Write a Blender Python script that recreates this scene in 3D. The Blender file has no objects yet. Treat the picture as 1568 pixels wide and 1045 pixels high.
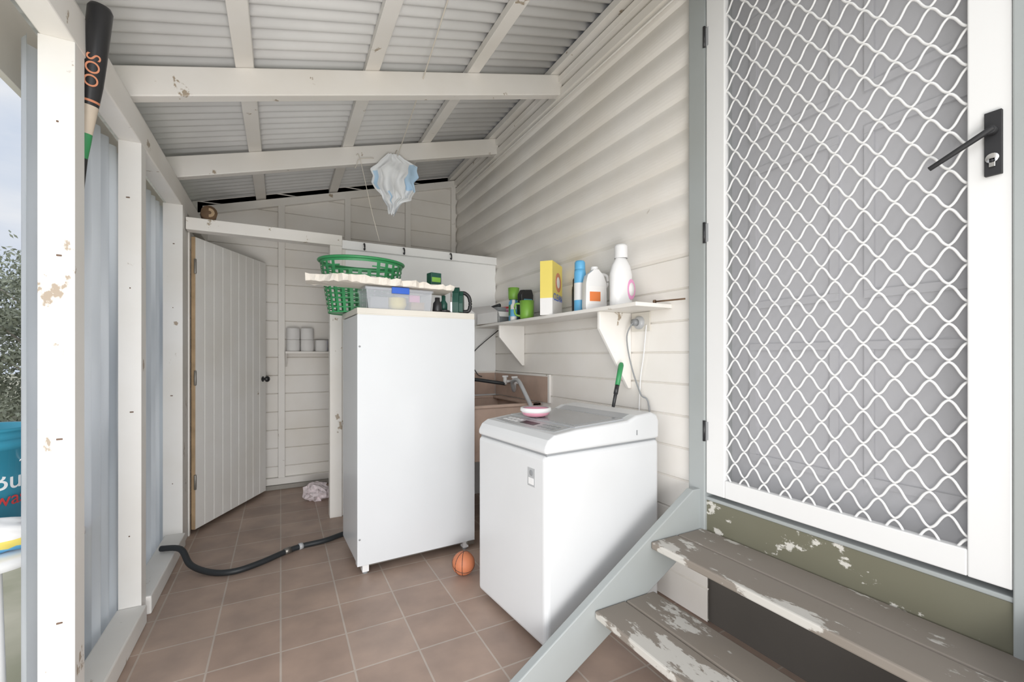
import bpy, bmesh, math, random
from mathutils import Vector, Matrix, noise
random.seed(7)
S=bpy.context.scene
try:
    S.view_settings.view_transform='Standard'
except Exception: pass

# ------------------------------------------------------------ materials
def nmat(name):
    m=bpy.data.materials.new(name); m.use_nodes=True
    nt=m.node_tree; b=nt.nodes['Principled BSDF']; return m,nt,b
def flat(name,col,rough=.5,metal=0,trans=0,bump=0,bscale=40,var=.06,vscale=3,alpha=1):
    m,nt,b=nmat(name)
    b.inputs['Roughness'].default_value=rough; b.inputs['Metallic'].default_value=metal
    b.inputs['Transmission Weight'].default_value=trans; b.inputs['Alpha'].default_value=alpha
    tc=nt.nodes.new('ShaderNodeTexCoord')
    n=nt.nodes.new('ShaderNodeTexNoise'); n.inputs['Scale'].default_value=vscale; n.inputs['Detail'].default_value=6
    nt.links.new(tc.outputs['Object'],n.inputs['Vector'])
    r=nt.nodes.new('ShaderNodeValToRGB')
    r.color_ramp.elements[0].position=.3; r.color_ramp.elements[1].position=.7
    r.color_ramp.elements[0].color=(*[c*(1-var) for c in col],1)
    r.color_ramp.elements[1].color=(*[min(1,c*(1+var)) for c in col],1)
    nt.links.new(n.outputs['Fac'],r.inputs['Fac']); nt.links.new(r.outputs['Color'],b.inputs['Base Color'])
    if bump:
        n2=nt.nodes.new('ShaderNodeTexNoise'); n2.inputs['Scale'].default_value=bscale; n2.inputs['Detail'].default_value=4
        nt.links.new(tc.outputs['Object'],n2.inputs['Vector'])
        bp=nt.nodes.new('ShaderNodeBump'); bp.inputs['Strength'].default_value=bump; bp.inputs['Distance'].default_value=.004
        nt.links.new(n2.outputs['Fac'],bp.inputs['Height']); nt.links.new(bp.outputs['Normal'],b.inputs['Normal'])
    return m
def peel(name,col,under,amount=.3,scale=6,rough=.5,stretch=(1,1,1),dirt=.07):
    m,nt,b=nmat(name); b.inputs['Roughness'].default_value=rough
    tc=nt.nodes.new('ShaderNodeTexCoord'); mp=nt.nodes.new('ShaderNodeMapping'); mp.inputs['Scale'].default_value=stretch
    nt.links.new(tc.outputs['Object'],mp.inputs['Vector'])
    n=nt.nodes.new('ShaderNodeTexNoise'); n.inputs['Scale'].default_value=scale; n.inputs['Detail'].default_value=9; n.inputs['Roughness'].default_value=.65
    nt.links.new(mp.outputs['Vector'],n.inputs['Vector'])
    r=nt.nodes.new('ShaderNodeValToRGB'); p=1-amount
    r.color_ramp.elements[0].position=p; r.color_ramp.elements[0].color=(0,0,0,1)
    r.color_ramp.elements[1].position=min(.999,p+.025); r.color_ramp.elements[1].color=(1,1,1,1)
    nt.links.new(n.outputs['Fac'],r.inputs['Fac'])
    n2=nt.nodes.new('ShaderNodeTexNoise'); n2.inputs['Scale'].default_value=2.2; n2.inputs['Detail'].default_value=5
    nt.links.new(tc.outputs['Object'],n2.inputs['Vector'])
    r2=nt.nodes.new('ShaderNodeValToRGB')
    r2.color_ramp.elements[0].position=.3; r2.color_ramp.elements[1].position=.65
    r2.color_ramp.elements[0].color=(col[0]*(1-dirt),col[1]*(1-dirt*1.25),col[2]*(1-dirt*1.7),1); r2.color_ramp.elements[1].color=(*col,1)
    nt.links.new(n2.outputs['Fac'],r2.inputs['Fac'])
    mx=nt.nodes.new('ShaderNodeMixRGB'); nt.links.new(r.outputs['Color'],mx.inputs['Fac'])
    nt.links.new(r2.outputs['Color'],mx.inputs['Color1']); mx.inputs['Color2'].default_value=(*under,1)
    nt.links.new(mx.outputs['Color'],b.inputs['Base Color'])
    bp=nt.nodes.new('ShaderNodeBump'); bp.inputs['Strength'].default_value=.25; bp.inputs['Distance'].default_value=.003; bp.invert=True
    nt.links.new(n.outputs['Fac'],bp.inputs['Height']); nt.links.new(bp.outputs['Normal'],b.inputs['Normal'])
    return m

WHITE=(.85,.83,.80)
M_wall=peel('paint_weatherboard',(.85,.825,.79),(.42,.36,.29),.285,5,.5)
M_timber=peel('paint_timber',WHITE,(.40,.33,.25),.355,9,.5,(1,1,.8))
M_post=peel('paint_post',(.81,.80,.78),(.38,.31,.24),.365,8,.5,(1,1,.6))
M_door=peel('paint_door',(.88,.875,.86),(.35,.28,.2),.29,5,.45)
M_part=flat('paint_partition',(.86,.86,.85),.4,var=.03)
M_greytrim=peel('paint_grey_trim',(.36,.385,.385),(.6,.6,.57),.27,6,.5)
M_green=peel('paint_olive_riser',(.16,.155,.11),(.62,.60,.55),.43,6,.6,(1,1,1.6))
M_tread=peel('weathered_tread',(.25,.22,.19),(.55,.53,.49),.46,6,.75,(1.5,.6,1))
M_iron=flat('roof_sheet',(.68,.68,.675),.5,var=.12,vscale=1.4)
M_white_pl=flat('white_plastic',(.78,.78,.78),.3,var=.01)
M_enamel=flat('white_enamel',(.66,.68,.70),.25,var=.015)
M_enamel_w=flat('white_enamel_washer',(.67,.68,.69),.25,var=.015)
M_enamel_d=flat('appliance_shadow_gap',(.30,.30,.30),.5)
M_beige=flat('aged_plastic',(.66,.63,.57),.45)
M_alu=flat('powdercoat_white',(.76,.76,.755),.3,var=.01)
M_black=flat('black_plastic',(.02,.02,.022),.35)
M_blackm=flat('matt_black_metal',(.018,.018,.02),.6)
M_rubber=flat('black_rubber',(.02,.023,.026),.5)
M_chrome=flat('chrome',(.7,.7,.7),.2,1)
M_steel=flat('hinge_steel',(.25,.24,.22),.4,.8)
M_grey=flat('grey_plastic',(.26,.27,.28),.35)
M_lgrey=flat('silver_panel',(.42,.43,.44),.3)
M_glass=flat('smoked_lid',(.32,.33,.34),.12)
M_green_pl=flat('green_plastic',(.04,.28,.10),.4)
M_lime=flat('lime_plastic',(.20,.42,.06),.4)
M_blue=flat('blue_plastic',(.02,.11,.55),.35)
M_sky=flat('skyblue_plastic',(.12,.42,.70),.35)
M_teal=flat('teal_plastic',(.03,.25,.36),.35)
M_yellow=flat('yellow_card',(.80,.66,.15),.5)
M_orange=flat('orange',(.72,.20,.05),.5)
M_dorange=flat('faded_orange_print',(.60,.24,.13),.6)
M_red=flat('red_print',(.6,.05,.05),.5)
M_pink=flat('pink_plastic',(.75,.35,.45),.4)
M_pinkl=flat('pink_label',(.70,.30,.50),.4)
M_clear=flat('clear_plastic',(.70,.73,.78),.15,trans=0,alpha=.30)
M_foam=flat('polystyrene',(.78,.73,.66),.8,bump=.6,bscale=60)
M_cloth=flat('white_cloth',(.84,.86,.88),.8,var=.03,vscale=12)
M_clothb=flat('pale_blue_cloth',(.48,.66,.84),.8)
M_brown=flat('splash_tile',(.50,.37,.30),.35,var=.12,vscale=8)
M_wood=flat('raw_wood',(.42,.30,.18),.6,var=.2,vscale=9)
M_ash=flat('bat_wood',(.55,.47,.38),.5,var=.1,vscale=9)
M_log=flat('old_log',(.15,.09,.05),.8,var=.3,vscale=9)
M_concrete=flat('concrete',(.36,.34,.31),.8,var=.15,bump=.4)
M_paper=flat('paper',(.80,.79,.78),.8)
M_dkgreen=flat('dark_green_plastic',(.012,.07,.05),.35)
M_rope=flat('cord',(.75,.70,.62),.8)
M_inner=flat('inner_door',(.60,.60,.63),.5,var=.10,vscale=2,bump=1,bscale=5)
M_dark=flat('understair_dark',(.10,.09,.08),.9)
M_screw=flat('rusty_nail',(.16,.10,.07),.7)

def polysheet():
    m,nt,b=nmat('translucent_sheet'); b.inputs['Roughness'].default_value=.35
    tc=nt.nodes.new('ShaderNodeTexCoord'); n=nt.nodes.new('ShaderNodeTexNoise'); n.inputs['Scale'].default_value=4
    mp=nt.nodes.new('ShaderNodeMapping'); mp.inputs['Scale'].default_value=(1,1.6,.25)
    nt.links.new(tc.outputs['Object'],mp.inputs['Vector']); nt.links.new(mp.outputs['Vector'],n.inputs['Vector'])
    r=nt.nodes.new('ShaderNodeValToRGB'); r.color_ramp.elements[0].position=.3; r.color_ramp.elements[1].position=.7
    r.color_ramp.elements[0].color=(.42,.45,.49,1); r.color_ramp.elements[1].color=(.80,.83,.87,1)
    nt.links.new(n.outputs['Fac'],r.inputs['Fac']); nt.links.new(r.outputs['Color'],b.inputs['Base Color'])
    t=nt.nodes.new('ShaderNodeBsdfTranslucent'); nt.links.new(r.outputs['Color'],t.inputs['Color'])
    mx=nt.nodes.new('ShaderNodeMixShader'); mx.inputs['Fac'].default_value=.42
    out=nt.nodes['Material Output']
    nt.links.new(b.outputs['BSDF'],mx.inputs[1]); nt.links.new(t.outputs['BSDF'],mx.inputs[2]); nt.links.new(mx.outputs['Shader'],out.inputs['Surface'])
    return m
M_zinc=polysheet()
def tiles():
    m,nt,b=nmat('terracotta_tiles'); b.inputs['Roughness'].default_value=.45
    tc=nt.nodes.new('ShaderNodeTexCoord'); mp=nt.nodes.new('ShaderNodeMapping'); mp.inputs['Scale'].default_value=(1,1,1)
    br=nt.nodes.new('ShaderNodeTexBrick'); br.offset=0; br.inputs['Scale'].default_value=1
    br.inputs['Brick Width'].default_value=.25; br.inputs['Row Height'].default_value=.25
    br.inputs['Mortar Size'].default_value=.004; br.inputs['Bias'].default_value=0
    br.inputs['Color1'].default_value=(.37,.27,.22,1); br.inputs['Color2'].default_value=(.43,.325,.27,1); br.inputs['Mortar'].default_value=(.50,.43,.38,1)
    nt.links.new(tc.outputs['Object'],mp.inputs['Vector']); nt.links.new(mp.outputs['Vector'],br.inputs['Vector'])
    n=nt.nodes.new('ShaderNodeTexNoise'); n.inputs['Scale'].default_value=5; n.inputs['Detail'].default_value=6
    nt.links.new(tc.outputs['Object'],n.inputs['Vector'])
    r=nt.nodes.new('ShaderNodeValToRGB'); r.color_ramp.elements[0].color=(.78,.78,.78,1); r.color_ramp.elements[0].position=.3; r.color_ramp.elements[1].color=(1.1,1.08,1.05,1); r.color_ramp.elements[1].position=.7
    nt.links.new(n.outputs['Fac'],r.inputs['Fac'])
    mx=nt.nodes.new('ShaderNodeMixRGB'); mx.blend_type='MULTIPLY'; mx.inputs['Fac'].default_value=1
    nt.links.new(br.outputs['Color'],mx.inputs['Color1']); nt.links.new(r.outputs['Color'],mx.inputs['Color2'])
    nt.links.new(mx.outputs['Color'],b.inputs['Base Color'])
    bp=nt.nodes.new('ShaderNodeBump'); bp.inputs['Distance'].default_value=.002; bp.inputs['Strength'].default_value=.6; bp.invert=True
    nt.links.new(br.outputs['Fac'],bp.inputs['Height']); nt.links.new(bp.outputs['Normal'],b.inputs['Normal']); return m
M_tiles=tiles()

# ------------------------------------------------------------ mesh builder
class MB:
    def __init__(s): s.v=[]; s.f=[]; s.m=[]; s.mats=[]; s.sm=[]; s.T=Matrix.Identity(4)
    def mi(s,mat):
        if mat not in s.mats: s.mats.append(mat)
        return s.mats.index(mat)
    def add(s,vs,fs,mat,smooth=False):
        o=len(s.v); s.v+=[tuple(s.T@Vector(p)) for p in vs]; k=s.mi(mat)
        for f in fs: s.f.append([i+o for i in f]); s.m.append(k); s.sm.append(smooth)
    def box(s,a,b,mat):
        x0,y0,z0=a;x1,y1,z1=b
        s.add([(x0,y0,z0),(x1,y0,z0),(x1,y1,z0),(x0,y1,z0),(x0,y0,z1),(x1,y0,z1),(x1,y1,z1),(x0,y1,z1)],
          [(0,3,2,1),(4,5,6,7),(0,1,5,4),(1,2,6,5),(2,3,7,6),(3,0,4,7)],mat)
    def prism(s,poly,axis,lo,hi,mat,smooth=False):
        n=len(poly); 
        def P(a,b,c): return {'x':(c,a,b),'y':(a,c,b),'z':(a,b,c)}[axis]
        vs=[P(a,b,lo) for a,b in poly]+[P(a,b,hi) for a,b in poly]
        fs=[tuple(range(n)),tuple(range(2*n-1,n-1,-1))]
        s.add(vs,fs,mat,False)
        s.add(vs,[(i,(i+1)%n,(i+1)%n+n,i+n) for i in range(n)],mat,smooth)
    def lathe(s,prof,mat,c=(0,0,0),seg=28,sx=1,sy=1,R=None):
        vs=[];n=len(prof)
        R=R or Matrix.Identity(3)
        for r,z in prof:
            for k in range(seg):
                a=2*math.pi*k/seg; p=R@Vector((r*math.cos(a)*sx,r*math.sin(a)*sy,z)); vs.append((p.x+c[0],p.y+c[1],p.z+c[2]))
        fs=[(i*seg+k,i*seg+(k+1)%seg,(i+1)*seg+(k+1)%seg,(i+1)*seg+k) for i in range(n-1) for k in range(seg)]
        s.add(vs,fs,mat,True)
    def cyl(s,p,q,r,mat,seg=16,r2=None):
        p=Vector(p);q=Vector(q);d=q-p;L=d.length;R=d.to_track_quat('Z','Y').to_matrix(); r2=r if r2 is None else r2
        s.lathe([(0.0001,0),(r,0)],mat,p,seg,R=R); s.lathe([(r,0),(r2,L)],mat,p,seg,R=R); s.lathe([(r2,L),(0.0001,L)],mat,p,seg,R=R)
    def tube(s,pts,r,mat,seg=8,sub=6):
        P=[Vector(p) for p in pts]; Q=[]
        for i in range(len(P)-1):
            p0=P[max(i-1,0)];p1=P[i];p2=P[i+1];p3=P[min(i+2,len(P)-1)]
            for k in range(sub):
                t=k/sub; Q.append(.5*((2*p1)+(p2-p0)*t+(2*p0-5*p1+4*p2-p3)*t*t+(3*p1-p0-3*p2+p3)*t**3))
        Q.append(P[-1]); vs=[]
        up=Vector((0,0,1))
        for i,q in enumerate(Q):
            d=(Q[min(i+1,len(Q)-1)]-Q[max(i-1,0)]).normalized()
            a=d.cross(up); 
            if a.length<.05: a=d.cross(Vector((1,0,0)))
            a.normalize(); b=a.cross(d)
            for k in range(seg):
                t=2*math.pi*k/seg; vs.append(tuple(q+a*math.cos(t)*r+b*math.sin(t)*r))
        n=len(Q)
        fs=[(i*seg+k,i*seg+(k+1)%seg,(i+1)*seg+(k+1)%seg,(i+1)*seg+k) for i in range(n-1) for k in range(seg)]
        s.add(vs,fs,mat,True)
        s.add(vs[:seg],[tuple(range(seg))],mat); s.add(vs[-seg:],[tuple(range(seg))],mat)
    def text(s,txt,size,mat,M,bend=None,depth=.0006):
        cu=bpy.data.curves.new('t','FONT'); cu.body=txt; cu.size=size; cu.extrude=depth; cu.align_x='CENTER'
        ob=bpy.data.objects.new('t',cu); S.collection.objects.link(ob)
        dg=bpy.context.evaluated_depsgraph_get(); me=ob.evaluated_get(dg).to_mesh()
        vs=[]
        for v in me.vertices:
            p=v.co.copy()
            if bend: 
                a=p.x/bend; p=Vector((math.sin(a)*(bend+p.z),p.y,math.cos(a)*(bend+p.z)))
            vs.append(tuple(M@p))
        fs=[tuple(p.vertices) for p in me.polygons]
        s.add(vs,fs,mat); bpy.data.objects.remove(ob)
    def obj(s,name,bevel=0,parent=None,seg=2,ang=40):
        me=bpy.data.meshes.new(name); me.from_pydata(s.v,[],s.f)
        for m in s.mats: me.materials.append(m)
        for i,p in enumerate(me.polygons): p.material_index=s.m[i]; p.use_smooth=s.sm[i]
        me.update(); o=bpy.data.objects.new(name,me); S.collection.objects.link(o)
        bm=bmesh.new(); bm.from_mesh(me); bmesh.ops.remove_doubles(bm,verts=bm.verts,dist=1e-5); bmesh.ops.recalc_face_normals(bm,faces=bm.faces); bm.to_mesh(me); bm.free()
        if bevel:
            b=o.modifiers.new('b','BEVEL'); b.width=bevel; b.segments=seg; b.limit_method='ANGLE'; b.angle_limit=math.radians(ang); b.harden_normals=False
        if parent: o.parent=parent
        return o
def Rz(x,y,z,deg): return Matrix.Translation((x,y,z))@Matrix.Rotation(math.radians(deg),4,'Z')
def empty(name,loc=(0,0,0)):
    e=bpy.data.objects.new(name,None); S.collection.objects.link(e); return e

SL=.282
XW=1.69; XL=-.55; YB=4.5; YP=3.5
def rz(X,base): return base-SL*(XW-X)

# ------------------------------------------------------------ floor & ground
b=MB(); b.box((-.66,-2.2,-.1),(XW+.02,YB+.1,0),M_tiles); b.obj('floor')
def grass():
    m,nt,bs=nmat('dry_grass'); bs.inputs['Roughness'].default_value=.9
    tc=nt.nodes.new('ShaderNodeTexCoord'); n=nt.nodes.new('ShaderNodeTexNoise'); n.inputs['Scale'].default_value=1.2; n.inputs['Detail'].default_value=10
    nt.links.new(tc.outputs['Object'],n.inputs['Vector'])
    r=nt.nodes.new('ShaderNodeValToRGB'); r.color_ramp.elements[0].position=.35; r.color_ramp.elements[0].color=(.30,.30,.20,1); r.color_ramp.elements[1].position=.7; r.color_ramp.elements[1].color=(.62,.58,.46,1)
    nt.links.new(n.outputs['Fac'],r.inputs['Fac']); nt.links.new(r.outputs['Color'],bs.inputs['Base Color']); return m
M_grass=grass()
vs=[];fs=[];N=80
for i in range(N+1):
    for j in range(N+1):
        x=-60+120*i/N; y=-60+120*j/N; d=max(0,math.hypot(x,y)-3)
        vs.append((x,y,-.13-.55*min(1,d/10)+ (noise.noise(Vector((x*.15,y*.15,0)))*.3 if d>6 else 0)))
for i in range(N):
    for j in range(N): fs.append((i*(N+1)+j,(i+1)*(N+1)+j,(i+1)*(N+1)+j+1,i*(N+1)+j+1))
b=MB(); b.add(vs,fs,M_grass,True); b.obj('ground')

# ------------------------------------------------------------ right wall (weatherboards)
def wb_profile(z0,z1,pitch,zsplit):
    pts=[]; z=z0
    while z<z1-1e-6:
        zt=min(z+pitch,z1)
        if z<zsplit:
            pts+=[(0.010,z),(0,z+.006),(0,zt-.006),(0.010,zt-.0005)]
        else:
            for k in range(11):
                u=k/10; pts.append((.014-.024*math.sin(math.pi*(u**.68)),z+(zt-z)*u*.998))
        z=zt
    return pts
def sheet_wall(name,prof,axis,lo,hi,base,sign,mat,th=.1):
    b=MB(); vs=[];n=len(prof)
    for c in (lo,hi):
        for d,z in prof:
            vs.append((base+sign*d,c,z) if axis=='y' else (c,base+sign*d,z))
    fs=[(i,i+1,i+1+n,i+n) for i in range(n-1)]
    b.add(vs,fs,mat,False)
    z0=prof[0][1]; z1=prof[-1][1]
    if axis=='y':
        x0,x1=sorted((base+sign*.03,base+sign*th)); b.box((x0,lo,z0),(x1,hi,z1),mat)
    else:
        x0,x1=sorted((base+sign*.03,base+sign*th)); b.box((lo,x0,z0),(hi,x1,z1),mat)
    return b.obj(name)
sheet_wall('wall_right',wb_profile(0,3.16,.152,1.66),'y',1.32,YB,XW,1,M_wall)
sheet_wall('wall_right_near',wb_profile(0,3.16,.152,1.66),'y',-.6,.29,XW,1,M_wall)
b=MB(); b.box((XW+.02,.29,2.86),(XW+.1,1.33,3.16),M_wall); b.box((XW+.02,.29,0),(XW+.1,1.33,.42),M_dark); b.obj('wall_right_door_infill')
b=MB()
b.box((XW-.035,.1,3.04),(XW+.01,YB-.02,3.085),M_timber)
b.box((XW-.02,.1,2.955),(XW+.01,YB-.02,3.01),M_wall)
b.tube([(XW-.02,.2,2.915),(XW-.022,2.0,2.912),(XW-.02,4.4,2.915)],.006,M_timber)
b.obj('trim_ceiling_right',.004)

# ------------------------------------------------------------ back wall
def flatboards(z0,z1,p=.165):
    pts=[];z=z0
    while z<z1-1e-6:
        zt=min(z+p,z1); pts+=[(.012,z),(0,z+.005),(0,zt-.004),(.012,zt-.0005)]; z=zt
    return pts
o=sheet_wall('wall_back',flatboards(.03,3.2),'x',-.62,XW+.02,YB,1,M_wall,.08)
bm=bmesh.new(); bm.from_mesh(o.data)
bmesh.ops.bisect_plane(bm,geom=bm.verts[:]+bm.edges[:]+bm.faces[:],plane_co=(XW,0,3.152),plane_no=(-SL,0,1),clear_outer=True)
bm.to_mesh(o.data); bm.free()
b=MB()
for X0,X1 in ((-.02,.035),(.545,.60),(1.13,1.185),(1.625,1.675)):
    b.box((X0,YB-.04,.04),(X1,YB+.005,rz(X0,3.05)),M_timber)
b.prism([(-.58,rz(-.58,3.03)),(XW,3.03),(XW,3.10),(-.58,rz(-.58,3.10))],'y',YB-.045,YB+.005,M_timber)
b.box((-.58,YB-.05,.04),(1.68,YB,.10),M_timber)
b.obj('trim_back_studs',.004)
b=MB(); b.box((-.6,YB-.07,0),(XW,YB+.02,.038),M_concrete); b.obj('baseboard_back',.005)
o=sheet_wall('wall_left_closet',flatboards(0,2.36),'y',YP+.07,YB+.02,-.60,-1,M_wall,.06)

# ------------------------------------------------------------ partition
b=MB()
b.box((.40,YP,0),(XW,YP+.03,2.03),M_part)
b.box((.32,YP-.03,0),(.405,YP+.06,2.05),M_timber)
b.box((XL+.01,YP-.04,2.015),(.405,YP+.05,2.095),M_timber)
b.box((.405,YP-.03,2.00),(XW,YP+.05,2.065),M_part)
b.box((.395,YP-.012,0),(.43,YP+.0,2.0),M_timber)
b.obj('wall_partition',.004)
b=MB()
for X in (.56,.86,1.25):
    b.tube([(X,YP-.032,2.05),(X,YP-.06,2.045),(X,YP-.07,2.02),(X,YP-.065,2.0),(X-.002,YP-.05,2.01)],.006,M_black,6,4)
b.obj('wall_hook')

# ------------------------------------------------------------ roof
b=MB(); vs=[];fs=[]
y=.3; ys=[]
while y<YB+.09: ys.append(y); y+=.076/10
for Y in ys:
    w=.011*math.cos(2*math.pi*Y/.076)
    vs.append((-.86,Y,rz(-.86,3.172)+w)); vs.append((XW+.08,Y,rz(XW+.08,3.172)+w))
fs=[(2*i,2*i+1,2*i+3,2*i+2) for i in range(len(ys)-1)]
b.add(vs,fs,M_iron,True)
o=b.obj('ceiling'); so=o.modifiers.new('s','SOLIDIFY'); so.thickness=.0015
def slopebeam(b,Y0,Y1,X0,X1,zb,zt,mat):
    b.prism([(X0,rz(X0,zb)),(X1,rz(X1,zb)),(X1,rz(X1,zt)),(X0,rz(X0,zt))],'y',Y0,Y1,mat)
for i,(Y0,Y1) in enumerate(((2.46,2.52),(3.44,3.50),(.55,.61))):
    b=MB(); slopebeam(b,Y0,Y1,-.70,XW-.002,2.972,3.108,M_timber); b.obj('roof_rafter' ,.005)
for X in (-.75,-.153,.443,1.04,1.635):
    b=MB(); w=.038
    b.prism([(X-w,rz(X-w,3.109)),(X+w,rz(X+w,3.109)),(X+w,rz(X+w,3.159)),(X-w,rz(X-w,3.159))],'y',.3,YB+.02,M_timber); b.obj('roof_batten',.003)
b=MB(); slopebeam(b,YB+.0,YB+.05,-.7,XW,3.06,3.16,M_timber); b.obj('trim_back_top_plate')

# ------------------------------------------------------------ left side structure
b=MB(); b.box((XL-.08,.3,2.15),(XL,YB,2.275),M_timber); b.box((XL-.07,.3,2.275),(XL-.03,YB,2.34),M_timber); b.obj('trim_top_plate',.005)
b=MB(); b.box((-.83,.3,2.13),(-.805,YB,2.40),M_beige); b.tube([(-.87,.3,2.27),(-.87,YB,2.27)],.045,M_beige,10,2); b.obj('roof_gutter',.003)
def post(x0,y0,x1,y1,z1=2.15,m=M_post):
    b=MB(); b.box((x0,y0,0),(x1,y1,z1),m)
    random.seed(int(y0*100))
    for z in (.4,.95,1.5,1.9):
        b.cyl(((x0+x1)/2+random.uniform(-.015,.015),y0+.001,z),((x0+x1)/2,y0-.0015,z),.003,M_screw,8)
    return b.obj('porch_post',.006)
post(-.632,1.787,-.55,1.86)
post(-.63,2.50,-.55,2.575)
post(-.645,3.40,-.545,3.56)
b=MB(); b.box((-.635,1.86,0),(-.53,2.50,.085),M_post); b.box((-.635,2.575,0),(-.53,3.40,.085),M_post); b.obj('trim_bottom_plate',.006)
b=MB(); vs=[]; ys=[];y=1.80
while y<3.56: ys.append(y); y+=.1/12
for Y in ys:
    w=.014*math.cos(2*math.pi*Y/.1); vs.append((-.674+w,Y,-.08)); vs.append((-.674+w,Y,2.15))
b.add(vs,[(2*i,2*i+1,2*i+3,2*i+2) for i in range(len(ys)-1)],M_zinc,True)
o=b.obj('wall_left_sheet')

# ------------------------------------------------------------ plank door (open)
b=MB(); h=Vector((-.53,3.60,0)); e=Vector((-.134,4.357,0)); ang=math.degrees(math.atan2(e.y-h.y,e.x-h.x)); W=(e-h).length
b.T=Rz(h.x,h.y,0,ang)
n=9
for i in range(n):
    b.box((i*W/n+.001,-.024,.03),((i+1)*W/n-.001,0,2.0),M_door)
for z in (.25,1.05,1.78): b.box((.03,0,z),(W-.03,.022,z+.12),M_door)
b.box((-.002,-.0255,.03),(.004,.001,2.0),M_wood)
b.lathe([(.0001,.055),(.018,.052),(.026,.04),(.024,.028),(.010,.02),(.009,0),(.024,0)],M_black,(W-.05,-.026,1.0),18,R=Matrix.Rotation(math.radians(90),3,'X'))
for z in (.3,1.0,1.75): b.cyl((-.006,-.03,z),(-.006,-.03,z+.1),.007,M_steel)
b.obj('door_1',.003)
b=MB(); b.box((-.545,3.565,0),(-.535,3.6,2.02),M_timber); b.obj('trim_door_jamb',.002)

# ------------------------------------------------------------ freezer
b=MB(); b.T=Rz(.366,2.478,0,2.5)
W=.70;D=.47
b.box((0,0,.055),(W,.045,1.425),M_enamel)
b.box((.004,.058,.06),(W-.004,D,1.425),M_enamel)
b.box((.012,.044,.07),(W-.012,.06,1.42),M_enamel_d)
b.box((0,0.004,1.43),(W,D,1.462),M_beige)
b.box((.002,.002,1.422),(W-.002,.03,1.432),M_beige)
b.box((.02,.03,.035),(W-.02,D-.02,.062),M_steel)
for x in (.03,W-.07):
    b.box((x,.015,.012),(x+.035,.06,.056),M_white_pl); b.cyl((x+.018,.035,0),(x+.018,.035,.03),.015,M_grey)
    b.cyl((x+.018,D-.06,0),(x+.018,D-.06,.04),.015,M_grey)
b.box((W-.05,-.004,.035),(W-.005,.03,.058),M_steel)
b.cyl((.012,-.001,.20),(.012,.002,.20),.006,M_grey); b.cyl((.012,-.001,1.25),(.012,.002,1.25),.006,M_grey)
b.obj('upright_freezer',.007)

# ------------------------------------------------------------ washing machine
par=empty('washing_machine')
T=Rz(.925,1.46,0,5)
Wd=.56;Dp=.68
b=MB(); b.T=T
b.box((.0,0,.03),(Dp,Wd,.80),M_enamel_w)
b.obj('cabinet',.022,par,4)
b=MB(); b.T=T
b.prism([(0.0,.806),(0.0,.832),(.018,.862),(.05,.880),(.17,.893),(.47,.905),(.53,.925),(.63,.932),(.668,.918),(.68,.89),(.68,.806)],'y',0,Wd,M_enamel_w,False)
b.obj('top_cover',.016,par,4,30)
b=MB(); b.T=T
b.box((.012,.012,.795),(Dp-.012,Wd-.012,.81),M_grey)
for x in (.06,Dp-.06):
    for y in (.06,Wd-.06): b.cyl((x,y,0),(x,y,.04),.022,M_rubber)
b.obj('seam_and_feet',0,par)
b=MB(); b.T=T
def zt(x):
    P=[(.05,.880),(.17,.893),(.47,.905),(.53,.925),(.63,.932)]
    for (a,za),(c,zc) in zip(P,P[1:]):
        if a<=x<=c: return za+(zc-za)*(x-a)/(c-a)
    return .93
def patch(b,poly,th,mat):
    n=len(poly); vs=[(x,y,zt(x)-.001) for x,y in poly]+[(x,y,zt(x)+th) for x,y in poly]
    b.add(vs,[tuple(range(n,2*n))]+[(i,(i+1)%n,(i+1)%n+n,i+n) for i in range(n)],mat)
def arc(y0,y1,x0,x1,bow,k=8):
    L=[]
    for i in range(k+1):
        u=i/k; L.append((x0-bow*math.sin(math.pi*u),y0+(y1-y0)*u))
    for i in range(k+1):
        u=i/k; L.append((x1,y1+(y0-y1)*u))
    return L
patch(b,arc(.045,Wd-.045,.078,.168,.022),.0025,M_lgrey)
patch(b,[(.095,.22),(.095,.33),(.135,.33),(.135,.22)],.0035,M_black)
for i in range(4):
    for j in range(2):
        y=.36+i*.032; x=.095+j*.03; patch(b,[(x,y),(x,y+.02),(x+.014,y+.02),(x+.014,y)],.004,M_white_pl)
        y=.075+i*.032; patch(b,[(x,y),(x,y+.02),(x+.014,y+.02),(x+.014,y)],.004,M_grey)
patch(b,[(.175,.03),(.175,Wd-.03),(.468,Wd-.03),(.468,.03)],.006,M_lgrey)
patch(b,[(.195,.06),(.195,Wd-.06),(.45,Wd-.06),(.45,.06)],.0075,M_glass)
patch(b,[(.48,.05),(.48,Wd-.05),(.527,Wd-.05),(.527,.05)],.002,M_lgrey)
b.obj('control_panel_and_lid',0,par)
b=MB(); b.T=T
b.box((-.0012,.075,.66),(.001,.125,.735),M_lgrey)
b.box((-.0022,.082,.668),(0,.118,.695),M_white_pl)
b.lathe([(.012,0),(.009,.001),(.0001,.001)],M_grey,(-.002,.1,.715),20,R=Matrix.Rotation(math.radians(-90),3,'Y'))
b.box((.52,-.0015,.835),(.526,.001,.858),M_grey)
b.obj('badge',0,par)

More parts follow.
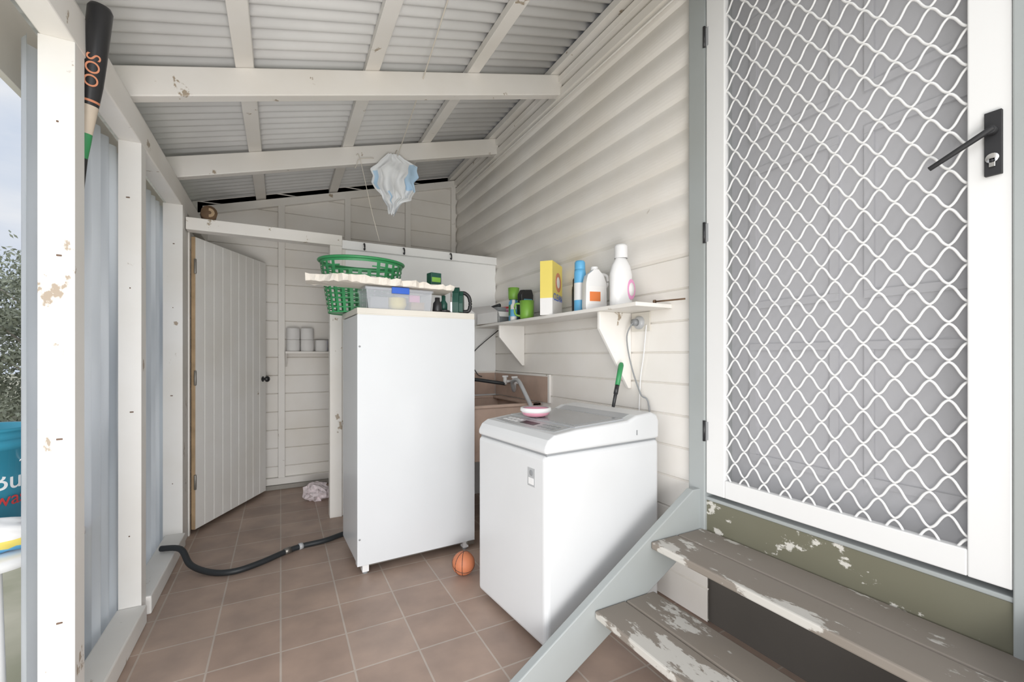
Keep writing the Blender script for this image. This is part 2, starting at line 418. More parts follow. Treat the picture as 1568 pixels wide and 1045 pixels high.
# ------------------------------------------------------------ trough & splashback
par=empty('laundry_trough')
b=MB()
x0,x1,y0,y1=1.10,1.672,2.72,3.40
b.box((x0,y0,.50),(x1,y0+.02,.85),M_brown); b.box((x0,y1-.02,.50),(x1,y1,.85),M_brown)
b.box((x0,y0,.50),(x0+.02,y1,.85),M_brown); b.box((x1-.02,y0,.50),(x1,y1,.85),M_brown)
b.box((x0,y0,.48),(x1,y1,.505),M_brown)
b.box((x0-.015,y0-.015,.84),(x0+.025,y1+.015,.86),M_brown); b.box((x1-.07,y0-.015,.84),(x1+.003,y1+.015,.86),M_brown)
b.box((x0,y0-.015,.84),(x1,y0+.025,.86),M_brown); b.box((x0,y1-.025,.84),(x1,y1+.015,.86),M_brown)
for x in (x0+.02,x1-.05):
    for y in (y0+.02,y1-.05): b.box((x,y,0),(x+.03,y+.03,.49),M_steel)
b.obj('basin',.004,par)
b=MB()
b.box((.95,YP-.012,.865),(XW-.014,YP-.001,1.05),M_brown); b.box((XW-.013,2.62,.865),(XW-.001,YP-.02,1.05),M_brown)
b.box((.95,YP-.016,1.05),(XW-.014,YP-.001,1.065),M_timber); b.box((XW-.017,2.60,1.05),(XW-.001,YP-.017,1.065),M_timber)
b.box((XW-.016,2.60,.865),(XW-.001,2.622,1.05),M_timber)
b.obj('splashback',0,par)
b=MB()
for y in (3.02,3.18):
    b.cyl((XW-.012,y,.99),(XW-.07,y,.99),.012,M_white_pl); b.cyl((XW-.07,y,.965),(XW-.07,y,1.03),.016,M_white_pl)
    b.box((XW-.095,y-.006,1.025),(XW-.045,y+.006,1.038),M_white_pl)
b.tube([(XW-.07,3.02,.97),(XW-.09,2.99,.93),(XW-.14,2.92,1.0),(XW-.15,2.82,1.02),(XW-.16,2.72,.96),(XW-.14,2.60,.80),(XW-.14,2.45,.6)],.015,M_lgrey,10)
b.tube([(XW-.07,3.18,.97),(XW-.16,3.2,.985),(1.35,3.3,1.01),(1.15,3.35,1.01),(.98,3.38,1.0),(.9,3.3,.9)],.015,M_rubber,10)
b.obj('taps_and_hoses',0,par)

# ------------------------------------------------------------ shelf
b=MB()
b.box((1.455,1.52,1.432),(XW-.001,3.42,1.452),M_timber)
for Y,d in ((1.80,.41),(2.98,.31)):
    b.prism([(1.47,1.432),(XW-.001,1.432),(XW-.001,1.432-d),(XW-.02,1.432-d),(1.47,1.432-.09)],'y',Y,Y+.02,M_timber)
b.obj('wall_shelf',.003)
ZS=1.4525
b=MB(); b.cyl((1.60,1.54,ZS+.009),(1.64,1.40,ZS+.009),.004,M_log); b.cyl((1.60,1.54,ZS+.009),(1.597,1.55,ZS+.009),.009,M_log); b.obj('rusty_bolt')
b=MB(); b.T=Rz(1.473,2.30,ZS,40)
b.box((-.025,-.035,.105),(.195,.045,.335),M_yellow)
b.box((-.025,-.035,0),(.195,.045,.105),M_paper)
b.lathe([(.0001,.0005),(.062,.0005),(.062,0)],M_paper,(.10,-.0355,.215),28,R=Matrix.Rotation(math.radians(90),3,'X'))
b.lathe([(.036,.001),(.062,.0012),(.062,0)],M_dorange,(.10,-.0358,.215),28,R=Matrix.Rotation(math.radians(90),3,'X'))
b.text('CLEAN',.062,M_blue,Matrix.Translation((.088,-.0375,.095))@Matrix.Rotation(math.radians(90),4,'X'))
b.obj('laundry_powder_box',.002)
def can(x,y,r,h,mat,cap,caph=.05,capr=.8):
    b=MB()
    b.lathe([(.0001,0),(r*.96,0),(r,.006),(r,h-caph-.02),(r*.92,h-caph),(r*capr*.9,h-caph)],mat,(x,y,ZS))
    b.lathe([(r*capr,h-caph),(r*capr,h-.01),(r*capr*.8,h),(.0001,h)],cap,(x,y,ZS)); return b
can(1.58,2.155,.026,.215,M_black,M_black).obj('black_spray_can')
b=can(1.545,2.07,.034,.30,M_sky,M_sky,.05,.9)
b.lathe([(.0345,.07),(.0345,.17)],M_white_pl,(1.545,2.07,ZS)); b.obj('aerosol_can')
def jug(name,x,y,rot,w,d,h,label,label2,capmat):
    b=MB(); b.T=Rz(x,y,ZS,rot)
    P=[(-.5,0),(.5,0),(.52,.1),(.5,.62),(.36,.80),(.16,.90),(.13,.93),(-.13,.93),(-.16,.90),(-.42,.80),(-.5,.62),(-.52,.1)]
    b.prism([(px*w,pz*h) for px,pz in P],'y',-d/2,d/2,M_white_pl,True)
    b.cyl((0,0,h*.92),(0,0,h),w*.17,capmat)
    b.prism([(px*w,pz*h) for px,pz in ((-.40,.12),(.40,.12),(.42,.55),(-.42,.55))],'y',-d/2-.001,-d/2+.004,label)
    b.prism([(px*w,pz*h) for px,pz in ((-.34,.2),(.2,.2),(.2,.42),(-.34,.42))],'y',-d/2-.002,-d/2+.004,label2)
    b.tube([(w*.34,0,h*.84),(w*.62,0,h*.80),(w*.66,0,h*.62),(w*.48,0,h*.5)],.009,M_white_pl)
    return b.obj(name,.012,None,3)
jug('bleach_bottle',1.555,1.95,-15,.12,.06,.245,M_paper,M_orange,M_white_pl)
b=MB(); 
b.lathe([(.0001,0),(.060,0),(.065,.01),(.065,.17),(.055,.215),(.036,.245),(.030,.26)],M_white_pl,(1.57,1.75,ZS),32,1,.7)
b.lathe([(.034,.255),(.034,.315),(.030,.325),(.0001,.325)],M_white_pl,(1.57,1.75,ZS),28)
b.T=Rz(1.57,1.75,ZS,0)
b.lathe([(.0001,.002),(.026,.002),(.028,0)],M_pinkl,(.030,-.0445,.09),24,1,1.9,R=Matrix.Rotation(math.radians(90),3,'X'))
b.lathe([(.0001,.003),(.018,.003),(.018,0)],M_paper,(.030,-.0447,.09),24,1,1.9,R=Matrix.Rotation(math.radians(90),3,'X'))
b.obj('fabric_softener_bottle')
b=MB(); c=(1.515,2.64,ZS)
b.lathe([(.0001,.0),(.040,0),(.047,.01),(.050,.13),(.046,.13),(.042,.012),(.0001,.012)],M_lime,c)
b.tube([(c[0]-.035,c[1]+.03,ZS+.11),(c[0]-.065,c[1]+.05,ZS+.105),(c[0]-.065,c[1]+.05,ZS+.04),(c[0]-.035,c[1]+.03,ZS+.025)],.007,M_lime)
b.obj('green_mug')
b=MB(); b.lathe([(.0001,0),(.036,0),(.038,.01),(.038,.15),(.02,.18)],M_sky,(1.56,2.92,ZS)); b.lathe([(.034,.17),(.040,.185),(.043,.26),(.0001,.262)],M_lime,(1.56,2.92,ZS)); b.lathe([(.0385,.05),(.0385,.13)],M_green_pl,(1.56,2.92,ZS)); b.obj('spray_bottle')
b=MB(); b.T=Rz(1.59,2.79,ZS,30)
b.prism([(-.07,0),(.07,0),(.085,.20),(.06,.24),(-.05,.225),(-.085,.19)],'y',-.02,.02,M_black); b.prism([(-.06,.07),(.05,.07),(.065,.17),(-.06,.16)],'y',-.022,-.01,M_sky); b.obj('peg_packet',.01)
b=MB(); b.lathe([(.0001,0),(.022,0),(.024,.01),(.022,.11),(.012,.125),(.012,.15),(.0001,.15)],M_white_pl,(1.485,2.78,ZS)); b.lathe([(.0245,.03),(.0245,.08)],M_sky,(1.485,2.78,ZS)); b.obj('small_bottle')
b=MB(); b.T=Rz(1.56,3.20,ZS,8)
b.box((-.10,-.16,0),(.10,-.15,.09),M_grey); b.box((-.10,.15,0),(.10,.16,.12),M_paper); b.box((-.10,-.16,0),(-.09,.16,.09),M_paper); b.box((.09,-.16,0),(.10,.16,.12),M_wood); b.box((-.1,-.16,0),(.1,.16,.004),M_wood)
b.add([(-.10,-.16,.09),(-.10,.16,.09),(-.17,.17,.14),(-.17,-.15,.13)],[(0,1,2,3)],M_paper)
b.add([(-.10,-.16,.09),(.10,-.16,.09),(.09,-.18,.05),(-.10,-.18,.05)],[(0,1,2,3)],M_paper)
b.box((-.08,-.12,.01),(0,.1,.13),M_grey); b.box((.01,-.1,.01),(.07,0,.12),M_pinkl)
b.cyl((.04,.04,.005),(.04,.04,.16),.02,M_black); b.cyl((-.04,.12,.13),(-.06,-.12,.145),.012,M_rubber); b.cyl((-.06,.1,.13),(.05,-.1,.135),.008,M_red)
b.obj('cardboard_tray')

b=MB(); b.lathe([(.0001,.03),(.022,.03),(.034,.02),(.036,0)],M_lgrey,(XW,1.73,1.375),24,R=Matrix.Rotation(math.radians(-90),3,'Y'))
b.box((XW-.008,1.66,1.33),(XW-.001,1.79,1.428),M_beige)
b.cyl((XW-.03,1.73,1.375),(XW-.055,1.73,1.375),.018,M_grey)
b.tube([(XW-.055,1.73,1.375),(XW-.07,1.76,1.30),(XW-.04,1.76,1.15),(XW-.03,1.70,1.0),(XW-.012,1.66,.94),(XW-.010,1.64,.6)],.004,M_grey)
b.tube([(XW-.02,1.67,1.36),(XW-.02,1.69,1.2),(XW-.015,1.72,1.05),(XW-.01,1.74,.7)],.003,M_white_pl)
b.obj('power_socket')
b=MB(); b.tube([(XW-.02,YP-.09,1.42),(XW-.25,YP-.03,1.2),(XW-.20,YP-.04,1.05),(XW-.16,YP-.06,1.02)],.004,M_black); b.obj('black_cable')

# ------------------------------------------------------------ items on washing machine
b=MB(); c=(1.10,1.83,.912)
b.lathe([(.0001,-.006),(.045,-.006),(.060,0),(.068,.012),(.072,.03),(.066,.03),(.058,.012),(.0001,.010)],M_pink,c,32)
b.lathe([(.068,.014),(.076,.022),(.074,.036),(.064,.036)],M_white_pl,c,32)
b.obj('pink_soap_dish')
b=MB(); p=Vector((1.475,1.70,.944)); q=Vector((1.58,1.76,1.15))
b.cyl(p,p.lerp(q,.55),.008,M_black,12,.010); b.cyl(p.lerp(q,.5),q,.012,M_green_pl,12,.014); b.cyl(p.lerp(q,.3),p.lerp(q,.52),.011,M_black)
b.lathe([(.014,0),(.010,.012),(.0001,.016)],M_green_pl,q,12,R=(q-p).to_track_quat('Z','Y').to_matrix())
b.obj('scrubbing_brush')

# ------------------------------------------------------------ on freezer
ZF=1.4625
b=MB(); b.T=Rz(.60,2.605,ZF,2.5)
w,d,h=.19,.10,.118
for s in (-1,1):
    b.prism([(-w*.94,0),(w*.94,0),(w,h),(-w,h)],'y',s*d-.0015,s*d+.0015,M_clear)
    b.prism([(-d*.97,0),(d*.97,0),(d,h),(-d,h)],'x',s*w*.97-.0015,s*w*.97+.0015,M_clear)
b.box((-w*.94,-d,0),(w*.94,d,.003),M_clear)
b.box((-w-.006,-d-.006,h-.012),(w+.006,d+.006,h+.004),M_clear)
b.box((-.05,-d-.012,h-.028),(.05,-d+.006,h+.008),M_blue)
b.box((-.16,-.07,.004),(-.06,.05,.07),M_grey); b.lathe([(.0001,.075),(.05,.07),(.055,.03),(.04,0)],M_yellow,(0,-.03,.004)); b.box((.07,-.08,.004),(.15,.06,.05),M_wood); b.box((-.12,0.03,.004),(.1,.085,.085),M_grey); b.box((.06,-.085,.05),(.12,-.06,.09),M_pinkl)
b.obj('plastic_storage_box',.002)
b=MB(); b.T=Matrix.Translation((.55,2.64,1.595))@Matrix.Rotation(math.radians(1.5),4,'Y')@Matrix.Rotation(math.radians(-3),4,'Z')
random.seed(3); M=36
outl=[]
for i in range(M): outl.append((-.43+.80*i/(M-1),-.17+random.uniform(-.014,.014)+(.11*max(0,1-i/9))))
for i in range(M): outl.append((.37-.80*i/(M-1),.065+random.uniform(-.008,.008)))
nn=len(outl); vs=[]
for (x,y) in outl: vs.append((x,y,random.uniform(-.004,.004)))
for (x,y) in outl: vs.append((x+random.uniform(-.008,.008),y+random.uniform(-.008,.008),.036+random.uniform(-.006,.008)-(.014*max(0,x/.43))))
b.add(vs,[tuple(range(nn-1,-1,-1)),tuple(range(nn,2*nn))]+[(i,(i+1)%nn,(i+1)%nn+nn,i+nn) for i in range(nn)],M_foam)
b.obj('polystyrene_slab')
b=MB(); bc=(.465,2.935); hb=.33; seg=56
def br(z): return .205+.050*(z/hb)
def bp(k,z,off=0): 
    a=2*math.pi*k/seg; r=br(z)+off; return (bc[0]+r*math.cos(a),bc[1]+r*.76*math.sin(a),ZF+.002+z)
def band(z0,z1,skip=None,th=.003):
    for k in range(seg):
        if skip and skip(k): continue
        P=[bp(k,z0),bp(k+1,z0),bp(k+1,z1),bp(k,z1)]; Q=[bp(k,z0,-th),bp(k+1,z0,-th),bp(k+1,z1,-th),bp(k,z1,-th)]
        b.add(P+Q,[(0,1,2,3),(7,6,5,4),(0,4,5,1),(3,2,6,7),(1,5,6,2),(0,3,7,4)],M_green_pl)
hand=lambda k: (k%28) in range(8,15)
for z in (0,.028,.056,.084,.112,.140,.168,.196,.224,.252): band(z,z+.008)
band(.278,.286,lambda k:hand(k)); band(.308,.33)
for k in range(seg):
    for z in (0,.028,.056,.084,.112,.140,.168,.196,.224,.252,.278):
        if z>.25 and hand(k): continue
        if k%2==0:
            z0=z+.008; z1={.252:.278,.278:.308}.get(z,z+.028)
            P=[bp(k,z0),bp(k+.8,z0),bp(k+.8,z1),bp(k,z1)]; b.add(P,[(0,1,2,3)],M_green_pl)
b.tube([bp(k,.33,.004) for k in range(seg+1)],.009,M_green_pl,8,1)
vs=[bp(k,.004) for k in range(seg)]; b.add(vs,[tuple(range(seg))],M_green_pl)
b.obj('laundry_basket')
b=MB(); b.T=Rz(.84,2.62,1.622,10); b.box((-.035,-.03,0),(.035,.03,.088),M_dkgreen); b.box((-.03,-.031,.03),(.03,0,.06),M_lime); b.obj('tea_carton',.002)
b=MB(); b.T=Rz(.985,2.60,ZF,-118)
k=.86
sole=[(-.055,0),(.055,0),(.058,.08*k),(.045,.15*k),(.02,.19*k),(0,.20*k),(-.02,.19*k),(-.045,.15*k),(-.058,.08*k)]
b.prism(sole,'y',-.036,-.024,M_chrome); b.prism([(x*.97,z*.97+.002) for x,z in sole],'y',-.024,.015,M_dkgreen)
b.prism([(x*.75,z*.80+.008) for x,z in sole],'y',.015,.04,M_dkgreen)
b.tube([(0,.035,.015),(0,.072,.02),(0,.082,.06),(0,.075,.105),(0,.05,.13),(0,.03,.133)],.012,M_black,10)
b.obj('steam_iron',.004)
b=MB(); b.lathe([(.0001,0),(.026,0),(.03,.01),(.026,.055),(.015,.07),(.015,.09),(.0001,.09)],M_black,(.842,2.56,ZF)); b.lathe([(.0001,0),(.024,0),(.024,.06),(.012,.08),(.012,.11),(.0001,.11)],M_dkgreen,(.895,2.60,ZF)); b.tube([(.86,2.53,ZF+.008),(.885,2.52,ZF+.009),(.91,2.54,ZF+.008)],.007,M_black); b.obj('black_plug_pack')

# ------------------------------------------------------------ ball, hose
def ballmat():
    m,nt,bs=nmat('rubber_ball'); bs.inputs['Roughness'].default_value=.6; bs.inputs['Base Color'].default_value=(.55,.19,.09,1); return m
MBa=ballmat(); b=MB(); c=Vector((.885,2.24,.063)); r=.062
b.lathe([(max(.0001,r*math.sin(math.pi*i/16)),-r*math.cos(math.pi*i/16)) for i in range(17)],MBa,c,32)
for R in (Matrix.Rotation(.5,3,'X'),Matrix.Rotation(1.57,3,'X')@Matrix.Rotation(.4,3,'Y'),Matrix.Rotation(1.57,3,'Y')@Matrix.Rotation(.5,3,'X')):
    b.tube([tuple(c+R@Vector((r*math.cos(t*math.pi/12),r*math.sin(t*math.pi/12),0))) for t in range(25)],.0016,M_black,6,1)
b.obj('rubber_basketball')
b=MB(); b.tube([(-.60,3.12,.105),(-.50,3.06,.105),(-.44,2.97,.04),(-.33,2.87,.017),(-.22,2.83,.017),(-.1,2.88,.017),(.03,2.97,.017),(.12,3.01,.017),(.25,3.03,.017),(.40,3.10,.017),(.7,3.2,.017),(1.0,3.3,.017)],.016,M_rubber,12)
b.cyl((.02,2.962,.019),(.05,2.982,.019),.019,M_steel); b.cyl((.10,3.0,.0195),(.12,3.008,.0195),.0195,M_lgrey)
b.obj('drain_hose')

# cloth pegged under the rafter: limp, pinched at the top, tail hanging
rows=[(0,-9,8),(.06,-14,16),(.12,-19,33),(.20,-24,32),(.30,-33,35),(.40,-29,27),(.52,-32,30),(.62,-27,25),(.70,-20,24),(.78,-17,11),(.88,-9,5),(1.0,-8,1)]
def ext(u):
    for (a,l0,r0),(c,l1,r1) in zip(rows,rows[1:]):
        if a<=u<=c:
            f=(u-a)/(c-a); return l0+(l1-l0)*f, r0+(r1-r0)*f
    return rows[-1][1:]
b=MB(); n1=48;n2=40;vs=[]
for i in range(n1+1):
    u=i/n1; l,r_=ext(u)
    for j in range(n2+1):
        v=j/n2; q=Vector((u*1.8,v*4.2,.3)); px=l+(r_-l)*v
        fold=abs(noise.noise(q*1.4+Vector((3,0,0))))*2-.4
        f2=abs(math.sin(v*11+u*2.3+1.5*noise.noise(q)))
        x=.775+px*.0055+.006*noise.noise(q*2.2)
        y=3.38+.035*fold*(.25+min(1,u*2))+.030*(f2-.5)*min(1,.3+u*2)
        z=2.745-u*.46+.012*noise.noise(q*1.7+Vector((0,9,0)))
        vs.append((x,min(y,3.432),z))
fs=[(i*(n2+1)+j,(i+1)*(n2+1)+j,(i+1)*(n2+1)+j+1,i*(n2+1)+j+1) for i in range(n1) for j in range(n2)]
def isb(f):
    j=f[0]%(n2+1); i=f[0]//(n2+1)
    return (j>29 and 5<i<26) or (1<j<5 and 14<i<30) or (13<j<16 and 28<i<42)
b.add(vs,[f for f in fs if not isb(f)],M_cloth,True); b.add(vs,[f for f in fs if isb(f)],M_clothb,True)
b.tube([(.775,3.385,2.73),(.79,3.41,2.78),(.80,3.43,2.80)],.004,M_rope)
o=b.obj('hanging_cloth')
b=MB(); b.tube([(.80,3.43,2.74),(.74,2.7,2.765),(.69,1.92,2.87),(.66,1.6,2.87)],.0035,M_rope,6)
b.tube([(.50,3.43,2.70),(.52,3.39,2.66),(.60,3.39,2.3),(.66,3.39,2.07)],.0022,M_rope,6); b.tube([(.49,3.43,2.60),(.50,3.42,2.62),(.52,3.39,2.66),(.62,3.40,2.69)],.0025,M_rope,6)
b.obj('ceiling_cord')

b=MB(); b.cyl((-.415,3.47,2.142),(-.43,3.555,2.142),.046,M_log,14); b.lathe([(.012,.0),(.030,0)],M_wood,(-.415,3.4695,2.142),14,R=Matrix.Rotation(math.radians(90),3,'X')); b.obj('timber_offcut')
# baseball bat leaning behind the first post
b=MB(); p=Vector((-.625,1.99,1.50)); q=Vector((-.515,1.875,2.335)); R=(q-p).to_track_quat('Z','Y').to_matrix(); L=(q-p).length
b.lathe([(.0001,-.0),(.022,0),(.022,.012),(.0125,.02),(.0125,.36)],M_black,p,20,R=R)
b.lathe([(.0125,.36),(.016,.41),(.017,.44)],M_green_pl,p,20,R=R)
b.lathe([(.017,.44),(.024,.53)],M_ash,p,20,R=R)
b.lathe([(.024,.53),(.029,.60),(.031,.68),(.032,L-.015),(.026,L-.003),(.0001,L)],M_black,p,24,R=R)
ax=(q-p).normalized(); view=Vector((.505,-1.9,0)).normalized()
nrm=(view-ax*view.dot(ax)).normalized()
def batM(s):
    X=-ax; Z=nrm; Y=Z.cross(X); c=p+ax*s
    return Matrix(((X.x,Y.x,Z.x,c.x),(X.y,Y.y,Z.y,c.y),(X.z,Y.z,Z.z,c.z),(0,0,0,1)))
b.text('SOO',.050,M_dorange,batM(.635)@Matrix.Translation((0,-.018,.0306)),None,.0015)
b.lathe([(.0248,.540),(.0256,.547)],M_dorange,p,24,R=R)
b.obj('baseball_bat')

# ------------------------------------------------------------ closet contents
b=MB(); b.box((.036,4.33,1.22),(.50,YB-.001,1.238),M_timber); b.prism([(4.34,1.22),(4.49,1.22),(4.49,1.10)],'x',.036,.05,M_timber); b.obj('closet_shelf')
zz=1.2385
for i,(x,y) in enumerate(((.10,4.42),(.215,4.41))):
    b=MB()
    for z in (0,.106):
        b.lathe([(.018,z),(.052,z),(.055,z+.004),(.055,z+.1),(.052,z+.105),(.018,z+.105),(.018,z)],M_paper,(x,y,zz))
    b.obj('toilet_roll_stack')
b=MB(); b.lathe([(.018,0),(.052,0),(.055,.004),(.055,.1),(.052,.105),(.018,.105),(.018,0)],M_paper,(.335,4.41,zz)); b.obj('toilet_roll')
b=MB(); b.box((.405,4.37,zz),(.465,4.43,zz+.1),M_blue); b.box((.403,4.368,zz+.03),(.467,4.432,zz+.07),M_paper); b.obj('soap_carton')
b=MB(); vs=[];fs=[]
for i in range(13):
    for j in range(20):
        th=math.pi*i/12; ph=2*math.pi*j/20; d=Vector((math.sin(th)*math.cos(ph),math.sin(th)*math.sin(ph),math.cos(th)))
        r=.10*(1+.5*noise.noise(d*2.7)); p=d*r; vs.append((.27+p.x,4.00+p.y,max(.001,.05+p.z*.8)))
fs=[(i*20+j,i*20+(j+1)%20,(i+1)*20+(j+1)%20,(i+1)*20+j) for i in range(12) for j in range(20)]
b.add(vs,fs,flat('floral_rag',(.74,.66,.68),.9,var=.25,vscale=30),False); b.obj('crumpled_rag')

# ------------------------------------------------------------ stairs
par=empty('porch_stairs')
b=MB()
for Y0,Y1 in ((1.322,1.358),(.255,.29)):
    b.prism([(XW-.002,.61),(XW-.09,.61),(.66,.03),(.62,0.001),(.92,0.001),(XW-.002,.42)],'y',Y0,Y1,M_greytrim)
b.obj('stringers',.004,par)
b=MB()
b.box((1.345,.292,.405),(1.495,1.32,.435),M_tread); b.box((1.50,.292,.405),(XW-.035,1.32,.435),M_tread)
b.box((1.055,.292,.20),(1.205,1.32,.23),M_tread); b.box((1.21,.292,.20),(1.36,1.32,.23),M_tread)
b.obj('treads',.006,par)
b=MB(); b.box((XW-.03,.295,.42),(XW+.015,1.318,.565),M_green); b.box((XW-.034,.295,.565),(XW+.13,1.318,.58),M_greytrim); b.obj('trim_door_sill',.004)

# ------------------------------------------------------------ screen door & frame
b=MB(); b.box((XW-.045,1.30,.42),(XW+.03,1.385,2.95),M_greytrim); b.box((XW-.045,.29,.42),(XW+.03,.386,2.95),M_greytrim); b.box((XW-.045,.386,2.87),(XW+.03,1.30,2.95),M_greytrim)
b.box((XW+.03,1.28,.58),(XW+.14,1.34,2.87),M_greytrim); b.box((XW+.03,.29,.58),(XW+.14,.35,2.87),M_greytrim)
b.obj('trim_door_frame',.004)
par=empty('door_2')
XD=XW-.02
D0,D1,Z0,Z1=.388,1.298,.598,2.86
G0,G1=.472,1.208
b=MB()
b.box((XD-.018,G1,Z0),(XD+.012,D1,Z1),M_alu); b.box((XD-.018,D0,Z0),(XD+.012,G0,Z1),M_alu)
b.box((XD-.0175,G0,Z0),(XD+.0115,G1,.672),M_alu); b.box((XD-.0175,G0,2.78),(XD+.0115,G1,Z1),M_alu)
b.obj('door_frame',.004,par)
cu=bpy.data.curves.new('grille','CURVE'); cu.dimensions='3D'; cu.bevel_depth=.0038; cu.bevel_resolution=2
H=.108;Pp=.082;A=H/4
k=0; zc=.672
def shp(t):
    c=math.cos(t); tri=2/math.pi*math.asin(c)
    v=.8*tri+.2*c
    return math.tanh(1.25*v)/math.tanh(1.25)
while zc<2.80:
    sp=cu.splines.new('POLY'); pts=[]
    m=180
    for i in range(m+1):
        y=G0-.002+(G1-G0+.004)*i/m; ph=2*math.pi*(y-G0)/Pp+(math.pi if k%2 else 0)
        z=zc+(A-.0025)*shp(ph)
        pts.append((XD-.004,y,min(2.783,max(.669,z))))
    sp.points.add(len(pts)-1)
    for p,c in zip(sp.points,pts): p.co=(*c,1)
    zc+=2*A; k+=1
cu.materials.append(M_alu); g=bpy.data.objects.new('diamond_grille',cu); S.collection.objects.link(g); g.parent=par
m,nt,bs=nmat('flyscreen'); bs.inputs['Base Color'].default_value=(.40,.40,.41,1); bs.inputs['Roughness'].default_value=.8; bs.inputs['Alpha'].default_value=.28
b=MB(); b.add([(XD+.006,G0,.672),(XD+.006,G1,.672),(XD+.006,G1,2.78),(XD+.006,G0,2.78)],[(0,1,2,3)],m); b.obj('flyscreen',0,par)
b=MB()
yh=.420
b.box((XD-.030,yh-.016,1.672),(XD-.018,yh+.016,1.838),M_blackm)
b.cyl((XD-.03,yh,1.785),(XD-.050,yh,1.785),.011,M_blackm)
b.cyl((XD-.047,yh-.006,1.789),(XD-.050,yh+.120,1.727),.0080,M_blackm,12,.0065)
b.cyl((XD-.03,yh,1.715),(XD-.036,yh,1.715),.013,M_chrome); b.cyl((XD-.036,yh,1.708),(XD-.038,yh,1.708),.004,M_black)
b.box((XD-.036,yh-.006,1.692),(XD-.031,yh+.006,1.715),M_chrome)
b.obj('lever_handle',.004,par)
b=MB()
for z in (.87,1.74,2.60):
    b.cyl((XD-.026,1.301,z-.045),(XD-.026,1.301,z+.045),.006,M_black); b.box((XD-.0195,1.285,z-.04),(XD-.0175,1.315,z+.04),M_lgrey)
b.obj('hinges',0,par)
b=MB(); XI=XW+.115
b.box((XI,.30,.582),(XI+.04,1.33,2.87),M_inner)
for y0,y1 in ((.43,.77),(.85,1.19)):
    for z0,z1 in ((.75,1.25),(1.40,2.0),(2.12,2.65)):
        e=.028
        b.box((XI-.012,y0,z0),(XI-.0005,y1,z0+e),M_inner); b.box((XI-.012,y0,z1-e),(XI-.0005,y1,z1),M_inner)
        b.box((XI-.012,y0,z0+e+.0005),(XI-.0005,y0+e,z1-e-.0005),M_inner); b.box((XI-.012,y1-e,z0+e+.0005),(XI-.0005,y1,z1-e-.0005),M_inner)
b.obj('door_3')

# ------------------------------------------------------------ outside
b=MB(); tc=(-.98,2.22)
b.lathe([(.0001,.545),(.30,.545),(.315,.535),(.315,.51),(.30,.505),(.0001,.51)],M_white_pl,(tc[0],tc[1],0),40)
for a in range(4):
    t=math.radians(45+90*a); b.cyl((tc[0]+.2*math.cos(t),tc[1]+.2*math.sin(t),.51),(tc[0]+.24*math.cos(t),tc[1]+.24*math.sin(t),-.135),.018,M_white_pl)
b.obj('garden_table')
b=MB(); c=(-1.00,2.36,.5455)
b.lathe([(.0001,0),(.125,0),(.128,.01),(.150,.31),(.157,.31),(.157,.345),(.150,.345),(.150,.375),(.157,.377),(.157,.388),(.146,.385),(.122,.02),(.0001,.02)],M_teal,c,40)
b.text('Bulk',.095,M_white_pl,Matrix.Translation((c[0],c[1],c[2]+.165))@Matrix.Rotation(math.radians(68),4,'Z')@Matrix.Rotation(math.radians(90),4,'X'),bend=.142)
b.text('wash',.07,M_red,Matrix.Translation((c[0],c[1],c[2]+.105))@Matrix.Rotation(math.radians(68),4,'Z')@Matrix.Rotation(math.radians(90),4,'X'),bend=.140)
b.tube([(c[0]-.16*math.cos(a),c[1]-.16*math.sin(a)*.35-.02,c[2]+.33-.13*math.sin(a)) for a in [math.pi*i/8 for i in range(9)]],.003,M_chrome)
b.obj('bucket')
b=MB(); vs=[]
for i in range(13):
    for j in range(24):
        th=math.pi*i/12; ph=2*math.pi*j/24; d=Vector((math.sin(th)*math.cos(ph),math.sin(th)*math.sin(ph),math.cos(th)))
        p=Vector((d.x*.15,d.y*.085,d.z*.06))*(1+.25*noise.noise(d*3)); vs.append((-.88+p.x,2.08+p.y,max(.5455,.60+p.z)))
fs=[(i*24+j,i*24+(j+1)%24,(i+1)*24+(j+1)%24,(i+1)*24+j) for i in range(12) for j in range(24)]
b.add(vs,[f for i,f in enumerate(fs) if (i//24)<6],M_paper,True); b.add(vs,[f for i,f in enumerate(fs) if 6<=(i//24)<8],M_yellow,True); b.add(vs,[f for i,f in enumerate(fs) if (i//24)>=8],M_sky,True)
b.obj('soft_plastic_bag')

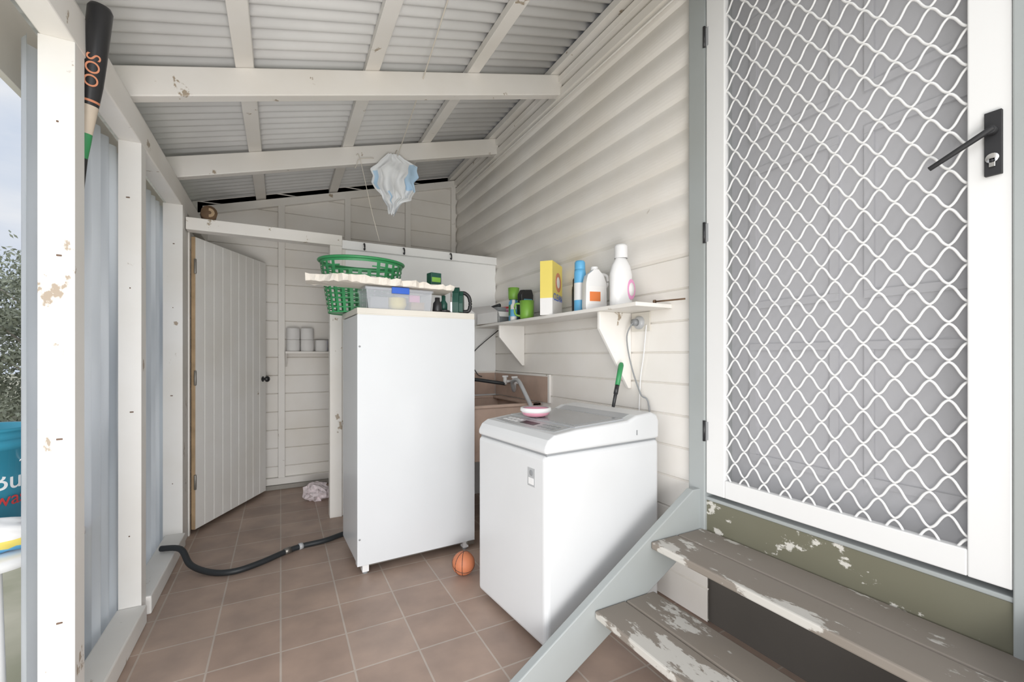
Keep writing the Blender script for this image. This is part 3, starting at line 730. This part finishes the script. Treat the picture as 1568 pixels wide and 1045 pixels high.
M_leaf=flat('gum_leaves',(.27,.29,.22),.8,var=.35,vscale=.8); M_bark=flat('bark',(.45,.41,.36),.9,var=.3)
def tree(x,y,z,h,seed):
    random.seed(seed); b=MB(); 
    top=Vector((x+random.uniform(-.3,.3),y,z+h*.75))
    b.tube([(x,y,z-.3),(x+.1,y,z+h*.3),tuple(top)],.09,M_bark,7,4)
    cl=[]
    for i in range(9):
        a=random.uniform(0,6.28); f=random.uniform(.25,.85); r=h*random.uniform(.12,.28)
        s0=Vector((x,y,z+h*f*.8)); e0=s0+Vector((math.cos(a)*r,math.sin(a)*r,h*.14)); b.tube([tuple(s0),tuple(s0.lerp(e0,.5)+Vector((0,0,.1))),tuple(e0)],.03,M_bark,5,3); cl.append((e0,h*random.uniform(.10,.17)))
    cl.append((top+Vector((0,0,.1*h)),h*.16))
    for i in range(5): cl.append((Vector((x+random.uniform(-.9,.9),y+random.uniform(-.6,.6),z+h*random.uniform(.02,.3))),h*.15))
    vs=[];fs=[]
    for c,r in cl:
        for i in range(420):
            d=Vector((random.gauss(0,1),random.gauss(0,1),random.gauss(0,.8)))*.5*r+c
            u=Vector((random.gauss(0,1),random.gauss(0,1),random.gauss(0,1))).normalized()*.07; w=u.orthogonal().normalized()*.028
            o=len(vs); vs+=[tuple(d-u),tuple(d+w),tuple(d+u),tuple(d-w)]; fs.append((o,o+1,o+2,o+3))
    b.add(vs,fs,M_leaf); return b
k=0
for (x,y,h) in ((-6.0,16.5,5.0),(-7.6,16.6,4.6),(-5.2,18.5,4.2),(-8.8,15.0,4.2),(-9.5,18.5,5.5),(-4.0,20.5,5),(-11.5,17,4.5),(-7,20,5.2)):
    tree(x,y,-.75,h,11+k).obj('gum_tree'); k+=1

# ------------------------------------------------------------ world & lights
w=bpy.data.worlds.new('World'); S.world=w; w.use_nodes=True; nt=w.node_tree; bg=nt.nodes['Background']
tc=nt.nodes.new('ShaderNodeTexCoord'); n=nt.nodes.new('ShaderNodeTexNoise'); n.inputs['Scale'].default_value=3.5; n.inputs['Detail'].default_value=8
mp=nt.nodes.new('ShaderNodeMapping'); mp.inputs['Scale'].default_value=(1,1,3); nt.links.new(tc.outputs['Generated'],mp.inputs['Vector']); nt.links.new(mp.outputs['Vector'],n.inputs['Vector'])
r=nt.nodes.new('ShaderNodeValToRGB'); r.color_ramp.elements[0].position=.35; r.color_ramp.elements[0].color=(.60,.69,.84,1); r.color_ramp.elements[1].position=.65; r.color_ramp.elements[1].color=(.84,.87,.92,1)
nt.links.new(n.outputs['Fac'],r.inputs['Fac']); nt.links.new(r.outputs['Color'],bg.inputs['Color']); bg.inputs['Strength'].default_value=.95
def sun(name,d,st,ang,col):
    l=bpy.data.lights.new(name,'SUN'); l.energy=st; l.angle=math.radians(ang); l.color=col
    o=bpy.data.objects.new(name,l); S.collection.objects.link(o); o.rotation_euler=Vector(d).to_track_quat('-Z','Y').to_euler(); return o
sun('sun',(.78,.60,-.20),1.8,75,(1,.975,.94))
sun('back_wall_fill',(.10,.98,-.06),1.35,55,(1,.985,.96))  # added second sun, no real source: fill to brighten the back walls
def area(name,loc,d,en,size):
    l=bpy.data.lights.new(name,'AREA'); l.energy=en; l.shape='SQUARE'; l.size=size; l.color=(1,.98,.95)
    o=bpy.data.objects.new(name,l); S.collection.objects.link(o); o.location=loc; o.rotation_euler=Vector(d).to_track_quat('-Z','Y').to_euler(); return o
area('ceiling_fill',(.0,-.5,.6),(-.10,.80,.68),58,1.2)  # added fill lamp behind the camera, aimed up and forward to lift the ceiling

cam=bpy.data.cameras.new('cam'); co=bpy.data.objects.new('camera',cam); S.collection.objects.link(co); S.camera=co
co.location=(0,0,1.2); co.rotation_euler=(math.radians(90),0,math.radians(-27.9))
cam.sensor_width=36; cam.lens=669/1568*36; cam.shift_y=(545-522.5)/1568; cam.clip_start=.02
